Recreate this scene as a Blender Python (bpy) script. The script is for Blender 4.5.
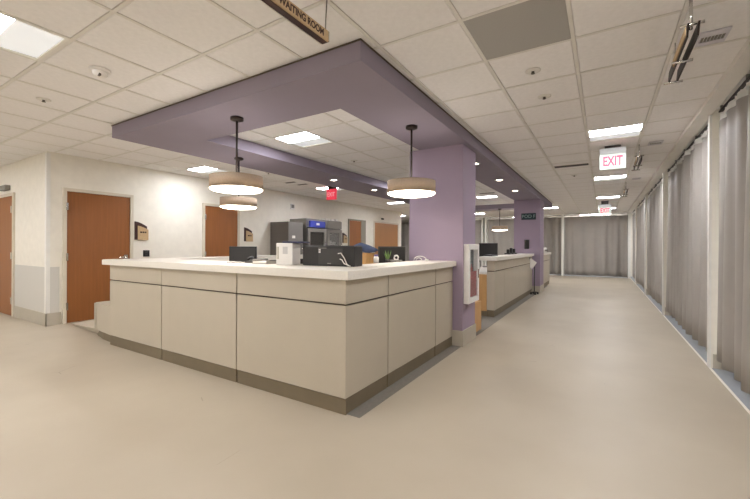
import bpy, bmesh, math, random
from mathutils import Matrix, Vector
random.seed(7)
for _o in list(bpy.data.objects): bpy.data.objects.remove(_o)
S = bpy.context.scene
C = S.collection

# ------------------------------------------------------------------ camera
YAW, ROLL, FPX, CY, CAMZ = 0.55193, 0.0045, 370.02, 246.0, 1.2807
F = Vector((-math.sin(YAW), math.cos(YAW), 0)); R = Vector((math.cos(YAW), math.sin(YAW), 0)); U = Vector((0, 0, 1))
R2 = R*math.cos(ROLL) + U*math.sin(ROLL); U2 = U*math.cos(ROLL) - R*math.sin(ROLL)
cam = bpy.data.cameras.new('camera'); cam.sensor_width = 36; cam.sensor_fit = 'HORIZONTAL'
cam.lens = FPX*36/750; cam.shift_y = -(249.5-CY)/750; cam.clip_start = .05; cam.clip_end = 100
camo = bpy.data.objects.new('camera', cam); C.objects.link(camo)
m = Matrix.Identity(4)
for i in range(3): m[i][0], m[i][1], m[i][2] = R2[i], U2[i], -F[i]
m[2][3] = CAMZ
camo.matrix_world = m; S.camera = camo

# ------------------------------------------------------------------ world, exposure
W = bpy.data.worlds.new('world'); S.world = W; W.use_nodes = True
W.node_tree.nodes['Background'].inputs[0].default_value = (1, .95, .88, 1)
W.node_tree.nodes['Background'].inputs[1].default_value = .3
S.view_settings.view_transform = 'Standard'; S.view_settings.look = 'None'
S.view_settings.gamma = 1; S.view_settings.use_curve_mapping = False
S.view_settings.exposure = 0.17
LENS_E, PEND_E, DOWN_E = 63.0, 9.0, 26.0

# ------------------------------------------------------------------ materials
def lin(h):
    h = h.lstrip('#'); o = []
    for i in (0, 2, 4):
        c = int(h[i:i+2], 16)/255
        o.append(c/12.92 if c <= .04045 else ((c+.055)/1.055)**2.4)
    return (*o, 1)
MAT = {}
def mat(name, col, rough=.6, metal=0, noise=0, nscale=8, bump=0, bscale=60, stretch=None, emit=None, estr=0, transl=0, spec=.5, alpha=1):
    if name in MAT: return MAT[name]
    M = bpy.data.materials.new(name); M.use_nodes = True; nt = M.node_tree; b = nt.nodes['Principled BSDF']
    c = lin(col); b.inputs['Base Color'].default_value = c; b.inputs['Roughness'].default_value = rough
    b.inputs['Metallic'].default_value = metal; b.inputs['Specular IOR Level'].default_value = spec
    if alpha < 1: b.inputs['Alpha'].default_value = alpha
    if emit: b.inputs['Emission Color'].default_value = lin(emit); b.inputs['Emission Strength'].default_value = estr
    tc = nt.nodes.new('ShaderNodeTexCoord'); mp = nt.nodes.new('ShaderNodeMapping')
    nt.links.new(tc.outputs['Object'], mp.inputs[0])
    if stretch: mp.inputs['Scale'].default_value = stretch
    n = nt.nodes.new('ShaderNodeTexNoise'); n.inputs['Scale'].default_value = nscale; n.inputs['Detail'].default_value = 5
    nt.links.new(mp.outputs[0], n.inputs['Vector'])
    r = nt.nodes.new('ShaderNodeValToRGB'); k = noise if noise else .03
    r.color_ramp.elements[0].position = .3; r.color_ramp.elements[1].position = .7
    r.color_ramp.elements[0].color = (c[0]*(1-k), c[1]*(1-k), c[2]*(1-k), 1)
    r.color_ramp.elements[1].color = (min(1, c[0]*(1+k)), min(1, c[1]*(1+k)), min(1, c[2]*(1+k)), 1)
    nt.links.new(n.outputs['Fac'], r.inputs[0]); nt.links.new(r.outputs[0], b.inputs['Base Color'])
    if bump:
        n2 = nt.nodes.new('ShaderNodeTexNoise'); n2.inputs['Scale'].default_value = bscale; n2.inputs['Detail'].default_value = 4
        nt.links.new(mp.outputs[0], n2.inputs['Vector'])
        bp = nt.nodes.new('ShaderNodeBump'); bp.inputs['Strength'].default_value = bump; bp.inputs['Distance'].default_value = .01
        nt.links.new(n2.outputs['Fac'], bp.inputs['Height']); nt.links.new(bp.outputs[0], b.inputs['Normal'])
    if transl:
        t = nt.nodes.new('ShaderNodeBsdfTranslucent'); nt.links.new(r.outputs[0], t.inputs[0])
        mx = nt.nodes.new('ShaderNodeMixShader'); mx.inputs[0].default_value = transl
        nt.links.new(b.outputs[0], mx.inputs[1]); nt.links.new(t.outputs[0], mx.inputs[2])
        nt.links.new(mx.outputs[0], nt.nodes['Material Output'].inputs[0])
    MAT[name] = M; return M
mWall = mat('cream_wall_paint', 'EDE7DA', .7, bump=.03, bscale=90)
mCeil = mat('ceiling_tile_face', 'F3F0EE', .9, noise=.03, nscale=25, bump=.12, bscale=160)
mTee = mat('ceiling_grid_paint', 'E6E2DB', .5)
mPlen = mat('plenum_dark', '6B6258', .95)
mSoff = mat('purple_soffit_paint', '8F8592', .75, noise=.02, nscale=3)
mCol = mat('purple_wall_paint', '9C8B9C', .7, noise=.02, nscale=3)
mPanel = mat('beige_laminate', 'BBB09D', .5, noise=.02, nscale=4)
mReveal = mat('dark_reveal', '5C5144', .8)
mKick = mat('brown_vinyl_kick', '746751', .55, noise=.05)
mTop = mat('cream_solid_surface', 'E9E2D6', .35, noise=.06, nscale=140)
mBase = mat('grey_beige_wall_base', 'B7AE9D', .55)
mWain = mat('pale_grey_wall_protection', 'CFCBC2', .55, noise=.03, nscale=200)
mGuard = mat('white_corner_guard', 'EBE8E0', .4)
mDoor = mat('reddish_wood_veneer', '925A2C', .45, noise=.08, nscale=3, stretch=(9, 9, .5))
mDoor2 = mat('light_wood_veneer', 'B07C4C', .45, noise=.07, nscale=3, stretch=(9, 9, .5))
mFrame = mat('cream_door_frame', 'D5CBB8', .5)
mFrameD = mat('grey_door_frame', '8B8474', .5)
mMaple = mat('maple_wood', 'C79A62', .5, noise=.1, nscale=4, stretch=(8, 8, .6))
mSteel = mat('brushed_steel', '9B9892', .35, .85, noise=.04, nscale=20, stretch=(1, 1, 12))
mSteelP = mat('grey_painted_steel', '8A857D', .5, .2)
mSteelD = mat('dark_grey_steel', '67605A', .5, .2)
mChrome = mat('chrome', 'D8D6D2', .15, 1)
mBlack = mat('black_plastic', '1E1B19', .45)
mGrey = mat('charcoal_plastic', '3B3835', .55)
mBronze = mat('dark_bronze_metal', '2E2420', .45, .4)
mWhite = mat('white_plastic', 'ECE8E2', .45)
mPaper = mat('white_paper', 'F2EEE6', .8)
mShade = mat('tan_fabric_shade', 'BBA893', .8, noise=.05, nscale=60, transl=.12)
mSign = mat('tan_wood_sign', 'BFA27A', .5, noise=.06, nscale=5, stretch=(2, 9, 9))
mSignD = mat('dark_maroon_sign', '3D201B', .5)
mInk = mat('dark_brown_ink', '3A2015', .7)
mBlue = mat('blue_display_panel', '3440A0', .4, emit='3A46B8', estr=.08)
mTeal = mat('dark_teal_sign', '22343A', .5)
mTealI = mat('pale_teal_lettering', '8FA6A2', .6)
mRed = mat('red_extinguisher_paint', '8E1F18', .35)
mCurt = mat('taupe_curtain_cloth', 'AFA8A0', .55, noise=.04, nscale=3, bump=.05, bscale=300, transl=.14, spec=.6)
mMesh = mat('white_curtain_mesh', 'F4F1EC', .8, transl=.45, alpha=.7)
mBay = mat('blue_grey_bay_floor', '8C8F93', .4, noise=.05)
mCarp = mat('grey_station_floor', '7F7970', .6, noise=.08, nscale=40)
mNavy = mat('navy_cloth', '3C4660', .9, noise=.2, nscale=20)
mGreen = mat('green_leaf', '5E7A3C', .6, noise=.2)
mGlass = mat('cabinet_glass', '4A4640', .08, 0, spec=.6)
mGlass2 = mat('pale_cabinet_glass', 'A7A39C', .12, 0, spec=.6)
mGreyTile = mat('grey_ceiling_panel', 'AEABA6', .8, noise=.03, nscale=200)
mLens = mat('lamp_lens', 'FFFFFF', .5, emit='F7F9FF', estr=LENS_E)
mat('added_bay_lens', 'FFFFFF', .5, emit='F7F9FF', estr=LENS_E*.6)  # lens of the unseen lamps added in and behind the curtained bays
mLensW = mat('wall_side_lamp_lens', 'FFFFFF', .5, emit='F7F9FF', estr=LENS_E*.78)
mDim = mat('glowing_lamp_reflector', 'E8EAE8', .5, emit='F6FAFF', estr=.4)  # reflector half; weak emission stands in for the lens light falling on it
mPend = mat('pendant_diffuser', 'FFFFFF', .5, emit='FFF3E0', estr=PEND_E)
mUp = mat('added_pendant_uplight', 'FFFFFF', .5, emit='FFF6EA', estr=3.0)  # assumed uplight, added to bounce more light onto the ceiling
mDown = mat('downlight_lens', 'FFFFFF', .5, emit='FFF0DC', estr=DOWN_E)
mExitR = mat('exit_red', 'E2405A', .5, emit='F0405C', estr=.8)
mExitP = mat('exit_panel', 'BCC8BA', .3, emit='DCE6DA', estr=.12)
mExitB = mat('exit_red_face', 'E03A50', .5, emit='F04058', estr=.55)
mExitL = mat('exit_pale_letters', 'F7C0C4', .5, emit='F7B8C0', estr=.5)

# floor: beige sheet vinyl with soft mottling, faint seams, scuffs
def floor_mat():
    M = bpy.data.materials.new('beige_sheet_vinyl'); M.use_nodes = True; nt = M.node_tree; b = nt.nodes['Principled BSDF']
    N = nt.nodes.new; L = nt.links.new
    tc = N('ShaderNodeTexCoord')
    n = N('ShaderNodeTexNoise'); n.inputs['Scale'].default_value = .9; n.inputs['Detail'].default_value = 6
    L(tc.outputs['Object'], n.inputs['Vector'])
    r = N('ShaderNodeValToRGB'); r.color_ramp.elements[0].position = .3; r.color_ramp.elements[1].position = .72
    r.color_ramp.elements[0].color = lin('B1A490'); r.color_ramp.elements[1].color = lin('BDB19D')
    L(n.outputs['Fac'], r.inputs[0])
    # scuffs
    mp = N('ShaderNodeMapping'); mp.inputs['Scale'].default_value = (3.5, 1.1, 1); mp.inputs['Rotation'].default_value = (0, 0, .5); L(tc.outputs['Object'], mp.inputs[0])
    v = N('ShaderNodeTexVoronoi'); v.feature = 'DISTANCE_TO_EDGE'; v.inputs['Scale'].default_value = .8; L(mp.outputs[0], v.inputs['Vector'])
    n3 = N('ShaderNodeTexNoise'); n3.inputs['Scale'].default_value = 2.3; L(tc.outputs['Object'], n3.inputs['Vector'])
    lt = N('ShaderNodeMath'); lt.operation = 'LESS_THAN'; lt.inputs[1].default_value = .004; L(v.outputs['Distance'], lt.inputs[0])
    gt = N('ShaderNodeMath'); gt.operation = 'GREATER_THAN'; gt.inputs[1].default_value = .66; L(n3.outputs['Fac'], gt.inputs[0])
    ml = N('ShaderNodeMath'); ml.operation = 'MULTIPLY'; L(lt.outputs[0], ml.inputs[0]); L(gt.outputs[0], ml.inputs[1])
    ml2 = N('ShaderNodeMath'); ml2.operation = 'MULTIPLY'; ml2.inputs[1].default_value = .35; L(ml.outputs[0], ml2.inputs[0])
    mx = N('ShaderNodeMix'); mx.data_type = 'RGBA'; L(ml2.outputs[0], mx.inputs['Factor']); L(r.outputs[0], mx.inputs['A']); mx.inputs['B'].default_value = lin('7A6B58')
    L(mx.outputs['Result'], b.inputs['Base Color'])
    n2 = N('ShaderNodeTexNoise'); n2.inputs['Scale'].default_value = 3; L(tc.outputs['Object'], n2.inputs['Vector'])
    rr = N('ShaderNodeMapRange'); rr.inputs['To Min'].default_value = .42; rr.inputs['To Max'].default_value = .52
    L(n2.outputs['Fac'], rr.inputs[0]); L(rr.outputs[0], b.inputs['Roughness'])
    b.inputs['Specular IOR Level'].default_value = .4
    return M
mFloor = floor_mat()

# ------------------------------------------------------------------ helpers
class MB:
    """collects boxes, prisms, tubes, lathes as one mesh"""
    def __init__(s): s.v = []; s.f = []; s.sm = []
    def add(s, vs, fs, smooth=False):
        o = len(s.v); s.v += [tuple(q) for q in vs]; s.f += [tuple(i+o for i in f) for f in fs]; s.sm += [smooth]*len(fs); return s
    def box(s, x0, x1, y0, y1, z0, z1, bev=0):
        x0, x1 = sorted((x0, x1)); y0, y1 = sorted((y0, y1)); z0, z1 = sorted((z0, z1))
        if bev:
            bm = bmesh.new(); bmesh.ops.create_cube(bm, size=1)
            for q in bm.verts:
                q.co = Vector(((x0+x1)/2+q.co.x*(x1-x0), (y0+y1)/2+q.co.y*(y1-y0), (z0+z1)/2+q.co.z*(z1-z0)))
            bmesh.ops.bevel(bm, geom=list(bm.edges), offset=bev, segments=2, profile=.5, affect='EDGES')
            bm.verts.index_update()
            s.add([tuple(q.co) for q in bm.verts], [[q.index for q in f.verts] for f in bm.faces]); bm.free(); return s
        vs = [(x, y, z) for x in (x0, x1) for y in (y0, y1) for z in (z0, z1)]
        return s.add(vs, [(0, 1, 3, 2), (4, 6, 7, 5), (0, 4, 5, 1), (2, 3, 7, 6), (0, 2, 6, 4), (1, 5, 7, 3)])
    def prism(s, poly, z0, z1):
        n = len(poly)
        vs = [(x, y, z0) for x, y in poly] + [(x, y, z1) for x, y in poly]
        return s.add(vs, [tuple(range(n))[::-1], tuple(range(n, 2*n))] + [(i, (i+1) % n, n+(i+1) % n, n+i) for i in range(n)])
    def prism_x(s, poly, x0, x1):      # poly in (y, z)
        n = len(poly)
        vs = [(x0, y, z) for y, z in poly] + [(x1, y, z) for y, z in poly]
        return s.add(vs, [tuple(range(n))[::-1], tuple(range(n, 2*n))] + [(i, (i+1) % n, n+(i+1) % n, n+i) for i in range(n)])
    def lathe(s, prof, cx, cy, seg=32):       # prof: (r, z)
        n = len(prof); vs = []; fs = []
        for k in range(seg):
            a = 2*math.pi*k/seg
            vs += [(cx+r*math.cos(a), cy+r*math.sin(a), z) for r, z in prof]
        for k in range(seg):
            for i in range(n-1):
                a, b = k*n+i, ((k+1) % seg)*n+i
                fs.append((a, b, b+1, a+1))
        return s.add(vs, fs, True)
    def tube(s, pts, r, seg=8):
        pts = [Vector(q) for q in pts]; vs = []; fs = []
        for i, q in enumerate(pts):
            d = (pts[min(i+1, len(pts)-1)]-pts[max(i-1, 0)]).normalized()
            a = d.cross(Vector((0, 0, 1))) if abs(d.z) < .95 else d.cross(Vector((1, 0, 0)))
            a.normalize(); b = d.cross(a)
            vs += [tuple(q+r*(math.cos(t)*a+math.sin(t)*b)) for t in [2*math.pi*k/seg for k in range(seg)]]
        for i in range(len(pts)-1):
            for k in range(seg): fs.append((i*seg+k, i*seg+(k+1) % seg, (i+1)*seg+(k+1) % seg, (i+1)*seg+k))
        fs.append(tuple(range(seg))[::-1]); fs.append(tuple(range((len(pts)-1)*seg, len(pts)*seg)))
        return s.add(vs, fs, True)
    def sphere(s, c, r, sc=(1, 1, 1), seg=12):
        vs = []; fs = []; h = seg//2
        for i in range(h+1):
            t = math.pi*i/h
            for k in range(seg):
                a = 2*math.pi*k/seg
                vs.append((c[0]+r*sc[0]*math.sin(t)*math.cos(a), c[1]+r*sc[1]*math.sin(t)*math.sin(a), c[2]+r*sc[2]*math.cos(t)))
        for i in range(h):
            for k in range(seg): fs.append((i*seg+k, (i+1)*seg+k, (i+1)*seg+(k+1) % seg, i*seg+(k+1) % seg))
        return s.add(vs, fs, True)
    def mesh(s, name):
        me = bpy.data.meshes.new(name); me.from_pydata(s.v, [], s.f); me.polygons.foreach_set('use_smooth', s.sm)
        bm = bmesh.new(); bm.from_mesh(me); bmesh.ops.recalc_face_normals(bm, faces=bm.faces); bm.to_mesh(me); bm.free()
        me.update(); return me
def link(name, me, mt, parent=None):
    o = bpy.data.objects.new(name, me); C.objects.link(o)
    if mt is not None and not me.materials: me.materials.append(mt)
    if parent is not None:
        o.parent = parent
        r = parent
        while r.parent: r = r.parent
        if r.type == 'EMPTY' and parent is r: o.matrix_parent_inverse = Matrix.Translation(-r.location)
        # a sub-part's parent mesh keeps world coordinates once its own root offset is applied
    return o
def obj(name, mb, mt, parent=None):
    return link(name, mb.mesh(name), mt, parent)
def B(*a, **k): return MB().box(*a, **k)
def tag(o, label, cat, group=None):
    o['label'] = label; o['category'] = cat
    if group: o['group'] = group
    return o
def thing(name, label, cat, loc, group=None):
    o = bpy.data.objects.new(name, None); o.empty_display_size = .1; C.objects.link(o); o.location = loc
    return tag(o, label, cat, group)
def struct(name, mb, mt, label=None):
    o = obj(name, mb, mt); o['kind'] = 'structure'
    if label: o['label'] = label
    return o
def sroot(name, loc, label=None):
    o = bpy.data.objects.new(name, None); C.objects.link(o); o.location = loc; o['kind'] = 'structure'
    if label: o['label'] = label
    return o
def copy_tree(o, off=(0, 0, 0), parent=None):
    c = o.copy(); C.objects.link(c)
    if parent is not None:
        c.parent = parent
    else: c.location = o.location + Vector(off)
    for ch in list(o.children): copy_tree(ch, parent=c)
    return c
def text(name, body, size, mt, parent, origin, xdir, ydir, depth=.002, align='CENTER', bold=0, squeeze=1):
    cu = bpy.data.curves.new(name, 'FONT'); cu.body = body; cu.size = size; cu.extrude = depth; cu.align_x = align; cu.align_y = 'CENTER'; cu.offset = bold
    t = bpy.data.objects.new('tmp', cu); C.objects.link(t)
    bpy.context.view_layer.update()
    me = bpy.data.meshes.new_from_object(t.evaluated_get(bpy.context.evaluated_depsgraph_get()))
    bpy.data.objects.remove(t); bpy.data.curves.remove(cu)
    X = Vector(xdir).normalized(); Y = Vector(ydir).normalized(); Z = X.cross(Y); mm = Matrix.Identity(4)
    for i in range(3): mm[i][0], mm[i][1], mm[i][2], mm[i][3] = X[i], Y[i], Z[i], origin[i]
    me.transform(mm @ Matrix.Diagonal((squeeze, 1, 1, 1))); me.name = name; me.materials.clear()
    return link(name, me, mt, parent)

CZ = 2.743; T = .6096; GX, GY = -.1831, 2.9415
WX = -7.42; WY = 2.24
# ------------------------------------------------------------------ setting: floor, walls
fl = struct('floor', B(-12, .975, -3.2, 19.6, -.1, 0), mFloor, 'glossy beige sheet vinyl corridor floor')
struct('floor_bay', B(.975, 4.3, -3.2, 19.6, -.1, 0), mBay, 'blue-grey floor of the curtained bays')
struct('floor_station', B(-5.35, -1.535, 2.285, 13.4, .0005, .003), mCarp, 'grey floor inside the nurses station')
struct('trim_1', B(.965, .985, -3.2, 19.0, .0, .004), mTop, 'pale floor strip along the curtained bays')
struct('wall_left', B(WX-.15, WX, WY, 14.2, 0, 2.9), mWall, 'cream wall with the wooden doors')
struct('wall_left_front', B(-12, WX-.15, WY, WY+.15, 0, 2.9), mWall, 'cream wall facing the camera at far left')
struct('wall_back', B(-12, 4.3, -3.35, -3.2, 0, 2.9), mWall)
struct('wall_left_end', B(-12.15, -12, -3.35, WY, 0, 2.9), mWall)
struct('wall_far', B(-12, 4.3, 19.6, 19.75, 0, 2.9), mWall)
struct('wall_far_left', B(-12.15, -12, WY+.15, 19.75, 0, 2.9), mWall)
struct('wall_right', B(4.3, 4.45, -3.35, 19.75, 0, 2.9), mWall)
# wall protection, base, corner guard at the left corner
w = struct('trim_2', B(-8.86, WX-.001, WY-.006, WY, .2, .925), mWain, 'pale grey wall protection sheet beside the far left door')
struct('trim_3', B(WX, WX+.006, WY, 2.40, .2, .925), mWain, 'pale grey wall protection sheet round the corner')
struct('trim_4', MB().box(WX-.045, WX+.004, WY-.012, WY-.004, .2, 2.72).box(WX+.004, WX+.012, WY-.012, WY+.04, .2, 2.72), mGuard, 'white corner guard')
struct('baseboard_front', B(-8.86, WX+.012, WY-.014, WY, 0, .2), mBase)
struct('baseboard_left', MB().box(WX, WX+.012, WY-.014, 2.42, 0, .2).box(WX, WX+.012, 3.49, 4.86, 0, .2), mBase)
# ------------------------------------------------------------------ ceiling
ceil = struct('ceiling', B(-12, 4.3, -3.2, 19.6, 2.775, 2.9), mPlen, 'suspended ceiling of square tiles')
bayc = link('bay_ceiling', B(.97, 4.3, -3.2, 19.6, 2.745, 2.774).mesh('bay_ceiling'), mCeil, ceil)
lights = {}   # cells taken by lamps and panels
def cell(i, j): return GX+i*T, GX+(i+1)*T, GY+j*T, GY+(j+1)*T
LC = [(0, 4), (0, 10), (0, 16), (0, 22), (0, -2), (0, -8), (-6, -4), (-6, 1), (-6, 7), (-11, 2), (-10, 7), (-10, 13), (-5, 13), (-3, 20),
      (-11, -4), (-16, -4), (-10, 19), (-14, 21), (-8, 22), (-1, -9), (-6, -9), (-11, -9), (-16, -9)]
taken = set(LC) | {(-1, -1)}
VENT = [(-1, 7), (-10, 5), (-11, 5), (-4, 11), (-10, 6)]
SO = (-5.12, -1.46, 2.165, 13.75); OP = (-4.22, -2.14, 2.835, 13.1)
def pj(x, y, z):
    d = Vector((x, y, z-CAMZ)); k = d.dot(F)
    return (375+FPX*d.dot(R2)/k, CY-FPX*d.dot(U2)/k, k) if k > .05 else (9e9, 9e9, k)
cells = []
for i in range(-19, 2):
    for j in range(-10, 27):
        x0, x1, y0, y1 = cell(i, j)
        if (i, j) in taken: continue
        if y0 > WY+.16 and y1 < 14.2 and x1 < WX-.1: continue
        if x0 > SO[0]-.02 and x1 < SO[1]+.02 and y0 > SO[2] and y1 < SO[3] and not (x1 > OP[0] and x0 < OP[1] and y1 > OP[2] and y0 < OP[3]): continue
        inf = any(0 <= pj(a, b, CZ)[0] <= 750 and 0 <= pj(a, b, CZ)[1] <= 499 for a in (x0, x1) for b in (y0, y1))
        inf = inf and (x0 > -7.6)
        cells.append((0 if inf else 1, math.hypot((x0+x1)/2, (y0+y1)/2), i, j))
cells.sort()
h = T/2-.0115; e = .007
def tileverts(cx, cy, z0=CZ+.001, z1=CZ+.012):
    return [(cx-h, cy-h, z1), (cx+h, cy-h, z1), (cx+h, cy+h, z1), (cx-h, cy+h, z1),
            (cx-h+e, cy-h+e, z0), (cx+h-e, cy-h+e, z0), (cx+h-e, cy+h-e, z0), (cx-h+e, cy+h-e, z0)]
TF = [(4, 7, 6, 5), (0, 1, 5, 4), (1, 2, 6, 5), (2, 3, 7, 6), (3, 0, 4, 7), (0, 3, 2, 1)]
tm = MB().add(tileverts(0, 0, 0, .011), TF).mesh('ceiling_tile')
rest = MB()
for n, (a, d, i, j) in enumerate(cells):
    x0, x1, y0, y1 = cell(i, j); cx, cy = (x0+x1)/2, (y0+y1)/2
    if n < 300:
        o = link('ceiling_tile', tm, mCeil, ceil); o.location = (cx, cy, CZ+.001+random.uniform(-.0006, .0006))
    else: rest.add(tileverts(cx, cy), TF)
o = obj('ceiling_tiles', rest, mCeil, ceil); o['kind'] = 'stuff'
for i in range(-19, 3):
    x = GX+i*T; 
    y1 = 19.6; y0 = -3.2
    segs = [(y0, WY), (14.2, y1)] if x < WX else [(y0, y1)]
    for a, b in segs: link('grid_bar', B(x-.012, x+.012, a, b, CZ-.002, CZ+.02).mesh('grid_bar'), mTee, ceil)
for j in range(-10, 28):
    y = GY+j*T
    xa = WX if WY < y < 14.2 else -12
    link('grid_bar', B(xa, .95, y-.012, y+.012, CZ-.0012, CZ+.02).mesh('grid_bar'), mTee, ceil)

# grey panel
gp = tag(obj('ceiling_panel', B(*[q+s for q, s in zip(cell(-1, -1), (.012, -.012, .012, -.012))], CZ-.001, CZ+.012, bev=.003), mGreyTile), 'plain grey square panel among the white ceiling tiles', 'panel')
# soffit ring
sf = MB()
x0, x1, y0, y1 = SO; a0, a1, b0, b1 = OP
ZS = 2.591
sf.box(x0, x1, y0, b0, ZS, CZ-.003).box(x0, x1, b1, y1, ZS, CZ-.003).box(x0, a0, b0, b1, ZS, CZ-.003).box(a1, x1, b0, b1, ZS, CZ-.003)
so = struct('ceiling_soffit', sf, mSoff, 'purple dropped soffit ring over the nurses station')
link('shadow_trim', MB().box(x0-.008, x1+.008, y0-.008, y0, CZ-.012, CZ-.003).box(x1, x1+.008, y0, y1, CZ-.012, CZ-.003).mesh('shadow_trim'), mReveal, so)
# columns
def column(n, x0, x1, y0, y1, label):
    c = struct('column_%d' % n, B(x0, x1, y0, y1, 0, ZS-.001), mCol, label)
    obj('wall_base', MB().box(x0-.01, x1+.014, y0-.014, y0, 0, .2).box(x1, x1+.014, y0, y1+.01, 0, .2), mBase, c)
    obj('corner_guard', MB().box(x1-.03, x1+.003, y0-.003, y0, .2, ZS-.002).box(x1, x1+.003, y0, y0+.03, .2, ZS-.002), mCol, c)
column(1, -2.28, -1.525, 4.61, 5.16, 'purple column at the end of the front desk')
column(2, -2.15, -1.47, 11.0, 11.75, 'purple column farther down the corridor')

# ------------------------------------------------------------------ bays: partition walls, header, tracks, curtains
PY = [-2.0, 1.55, 5.17, 8.75, 12.25, 15.75]
for n, y in enumerate(PY):
    p = struct('wall_partition_%d' % (n+1), B(.985, 4.3, y+.06, y+.12, 0, 2.745), mWall)
    obj('end_post', B(.962, .985, y+.055, y+.122, 0, 2.70, bev=.004), mGuard, p)
    obj('wall_base', B(1.0, 4.3, y+.05, y+.06, 0, .15), mBase, p)
struct('trim_5', B(.86, .985, -3.2, 18.4, 2.695, CZ+.012), mTee, 'cream header above the bay curtains')
def sheet(L, z0, z1, amp, wl, seed, rows=10, step=.022, gather=0):
    """wavy sheet along local u (0..L), v offset, z; returns verts, faces"""
    rnd = random.Random(seed); ph = [rnd.uniform(0, 6.28) for _ in range(6)]
    n = max(4, int(L/step)); vs = []; fs = []
    for r in range(rows+1):
        t = r/rows; z = z0+(z1-z0)*t
        for k in range(n+1):
            u = L*k/n
            mod = .55+.45*math.sin(u*1.3+ph[0])*math.sin(u*.7+ph[1])
            w = math.sin(2*math.pi*u/wl+ph[2]+1.3*math.sin(u*1.1+ph[3])+.35*math.sin(t*2.2+u*2+ph[5]))
            w = math.copysign(abs(w)**.8, w)
            v = amp*mod*w*(.65+.5*(1-t)) + .012*math.sin(u*9+ph[4]+t*2)
            vs.append((u, v, z))
    for r in range(rows):
        for k in range(n):
            a = r*(n+1)+k; fs.append((a, a+1, a+n+2, a+n+1))
    return vs, fs
def curtain(label, origin, along, L, seed, amp=.05, wl=.3, zb=.11, zt=2.59, group='grey privacy curtains', hd=.07):
    """along 'y' (hangs in plane x=const) or 'x'"""
    t = thing('privacy_curtain', label, 'curtain', (origin[0], origin[1], 0), group)
    def put(vs): return [(origin[0]+v, origin[1]+u, z) for u, v, z in vs] if along == 'y' else [(origin[0]+u, origin[1]+v, z) for u, v, z in vs]
    vs, fs = sheet(L, zb, zt, amp, wl, seed)
    o = obj('cloth', MB().add(put(vs), fs, True), mCurt, t); md = o.modifiers.new('thickness', 'SOLIDIFY'); md.thickness = .004
    vs, fs = sheet(L, zt, zt+hd, amp*.65, wl, seed, rows=2)
    n = len(vs)//3
    o = obj('mesh_header', MB().add(put(vs), fs, True), mMesh, t); md = o.modifiers.new('thickness', 'SOLIDIFY'); md.thickness = .002
    hk = MB(); k = .04
    while k < L:
        q = put([(k, 0, 0)])[0]; hk.box(q[0]-.008, q[0]+.008, q[1]-.008, q[1]+.008, zt+hd-.015, 2.672); k += .16
    obj('carrier_hooks', hk, mWhite, t)['kind'] = 'stuff'
    return t
def track(label, x0, x1, y0, y1, z=2.672):
    t = thing('curtain_track', label, 'track', ((x0+x1)/2, (y0+y1)/2, z), 'ceiling curtain tracks')
    obj('rail', B(x0, x1, y0, y1, z+.012, z+.026), mBronze, t)
    if x1-x0 > y1-y0:
        k = x0+.2
        while k < x1: obj('hanger', B(k, k+.02, y0+.005, y1-.005, z+.03, 2.745), mSteelP, t); k += .8
    else:
        k = y0+.2
        while k < y1: obj('hanger', B(x0+.005, x1-.005, k, k+.02, z+.03, 2.745), mSteelP, t); k += .8
CX = 1.035
bays = [('behind the camera', -1.83, 1.58), ('nearest, at the right picture edge', 1.7, 5.15), ('second, just past the widest white post', 5.3, 8.785),
        ('third along the corridor', 8.885, 12.285), ('fourth along the corridor', 12.385, 15.785), ('last, beside the far curtain', 15.885, 18.25)]
for n, (d, ya, yb) in enumerate(bays):
    curtain('taupe bay curtain on the right side, '+d, (CX, ya), 'y', yb-ya, 20+n, amp=.06 if n != 1 else .065, wl=.34)
    track('dark curtain rail over the right bay curtain '+d, CX-.015, CX+.015, PY[n]+.14, (PY[n+1]-.02) if n < 5 else 18.3)
# unseen lamps added behind the far curtains so their mesh tops glow
for x, d in ((-.3, 'right'), (-3.2, 'middle'), (-6.5, 'left')):
    t = thing('added_bay_lamp', 'unseen square lamp added behind the far curtains, '+d+' one', 'ceiling light', (x, 19.08, 2.72), 'added lamps behind the far curtains')
    obj('housing', MB().box(x-.6, x+.6, 18.88, 18.9, 2.715, 2.744).box(x-.6, x+.6, 19.26, 19.28, 2.715, 2.744).box(x-.6, x-.58, 18.9, 19.26, 2.715, 2.744).box(x+.58, x+.6, 18.9, 19.26, 2.715, 2.744), mGuard, t)
    obj('lens', B(x-.58, x+.58, 18.9, 19.26, 2.725, 2.744), mat('added_bay_lens', 'FFFFFF'), t)
# far wall of curtains
FYc = 18.5
struct('trim_6', B(-11, .97, FYc-.28, FYc-.17, 2.70, CZ+.012), mGuard, 'white header above the far curtains')
fp = [(-10.9, -8.2), (-8.09, -5.13), (-4.87, -1.58), (-1.48, .88)]
fn = ['behind the far left doors', 'beyond the station, left of the double white posts', 'beyond the second desk and the small pendant', 'closing the end of the corridor under the exit sign']
for n, (xa, xb) in enumerate(fp):
    curtain('grey far-end curtain '+fn[n], (xa, FYc), 'x', xb-xa, 40+n, amp=.13, wl=.4, zb=.04, zt=2.6, hd=.06)
    track('dark rail of the far-end curtain '+fn[n], xa-.05, xb+.05, FYc-.015, FYc+.015)
for n, x in enumerate((-8.15, -5.08, -4.92, -1.53, .93)):
    struct('trim_%d' % (7+n), B(x-.04, x+.04, FYc-.15, FYc+(.9 if x not in (.93,) else .1), 0, 2.74), mGuard, 'white post between the far curtains')
struct('floor_far', B(-11, .97, FYc-.15, 19.6, .0005, .003), mBay, 'blue-grey floor beyond the far curtains')

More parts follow.
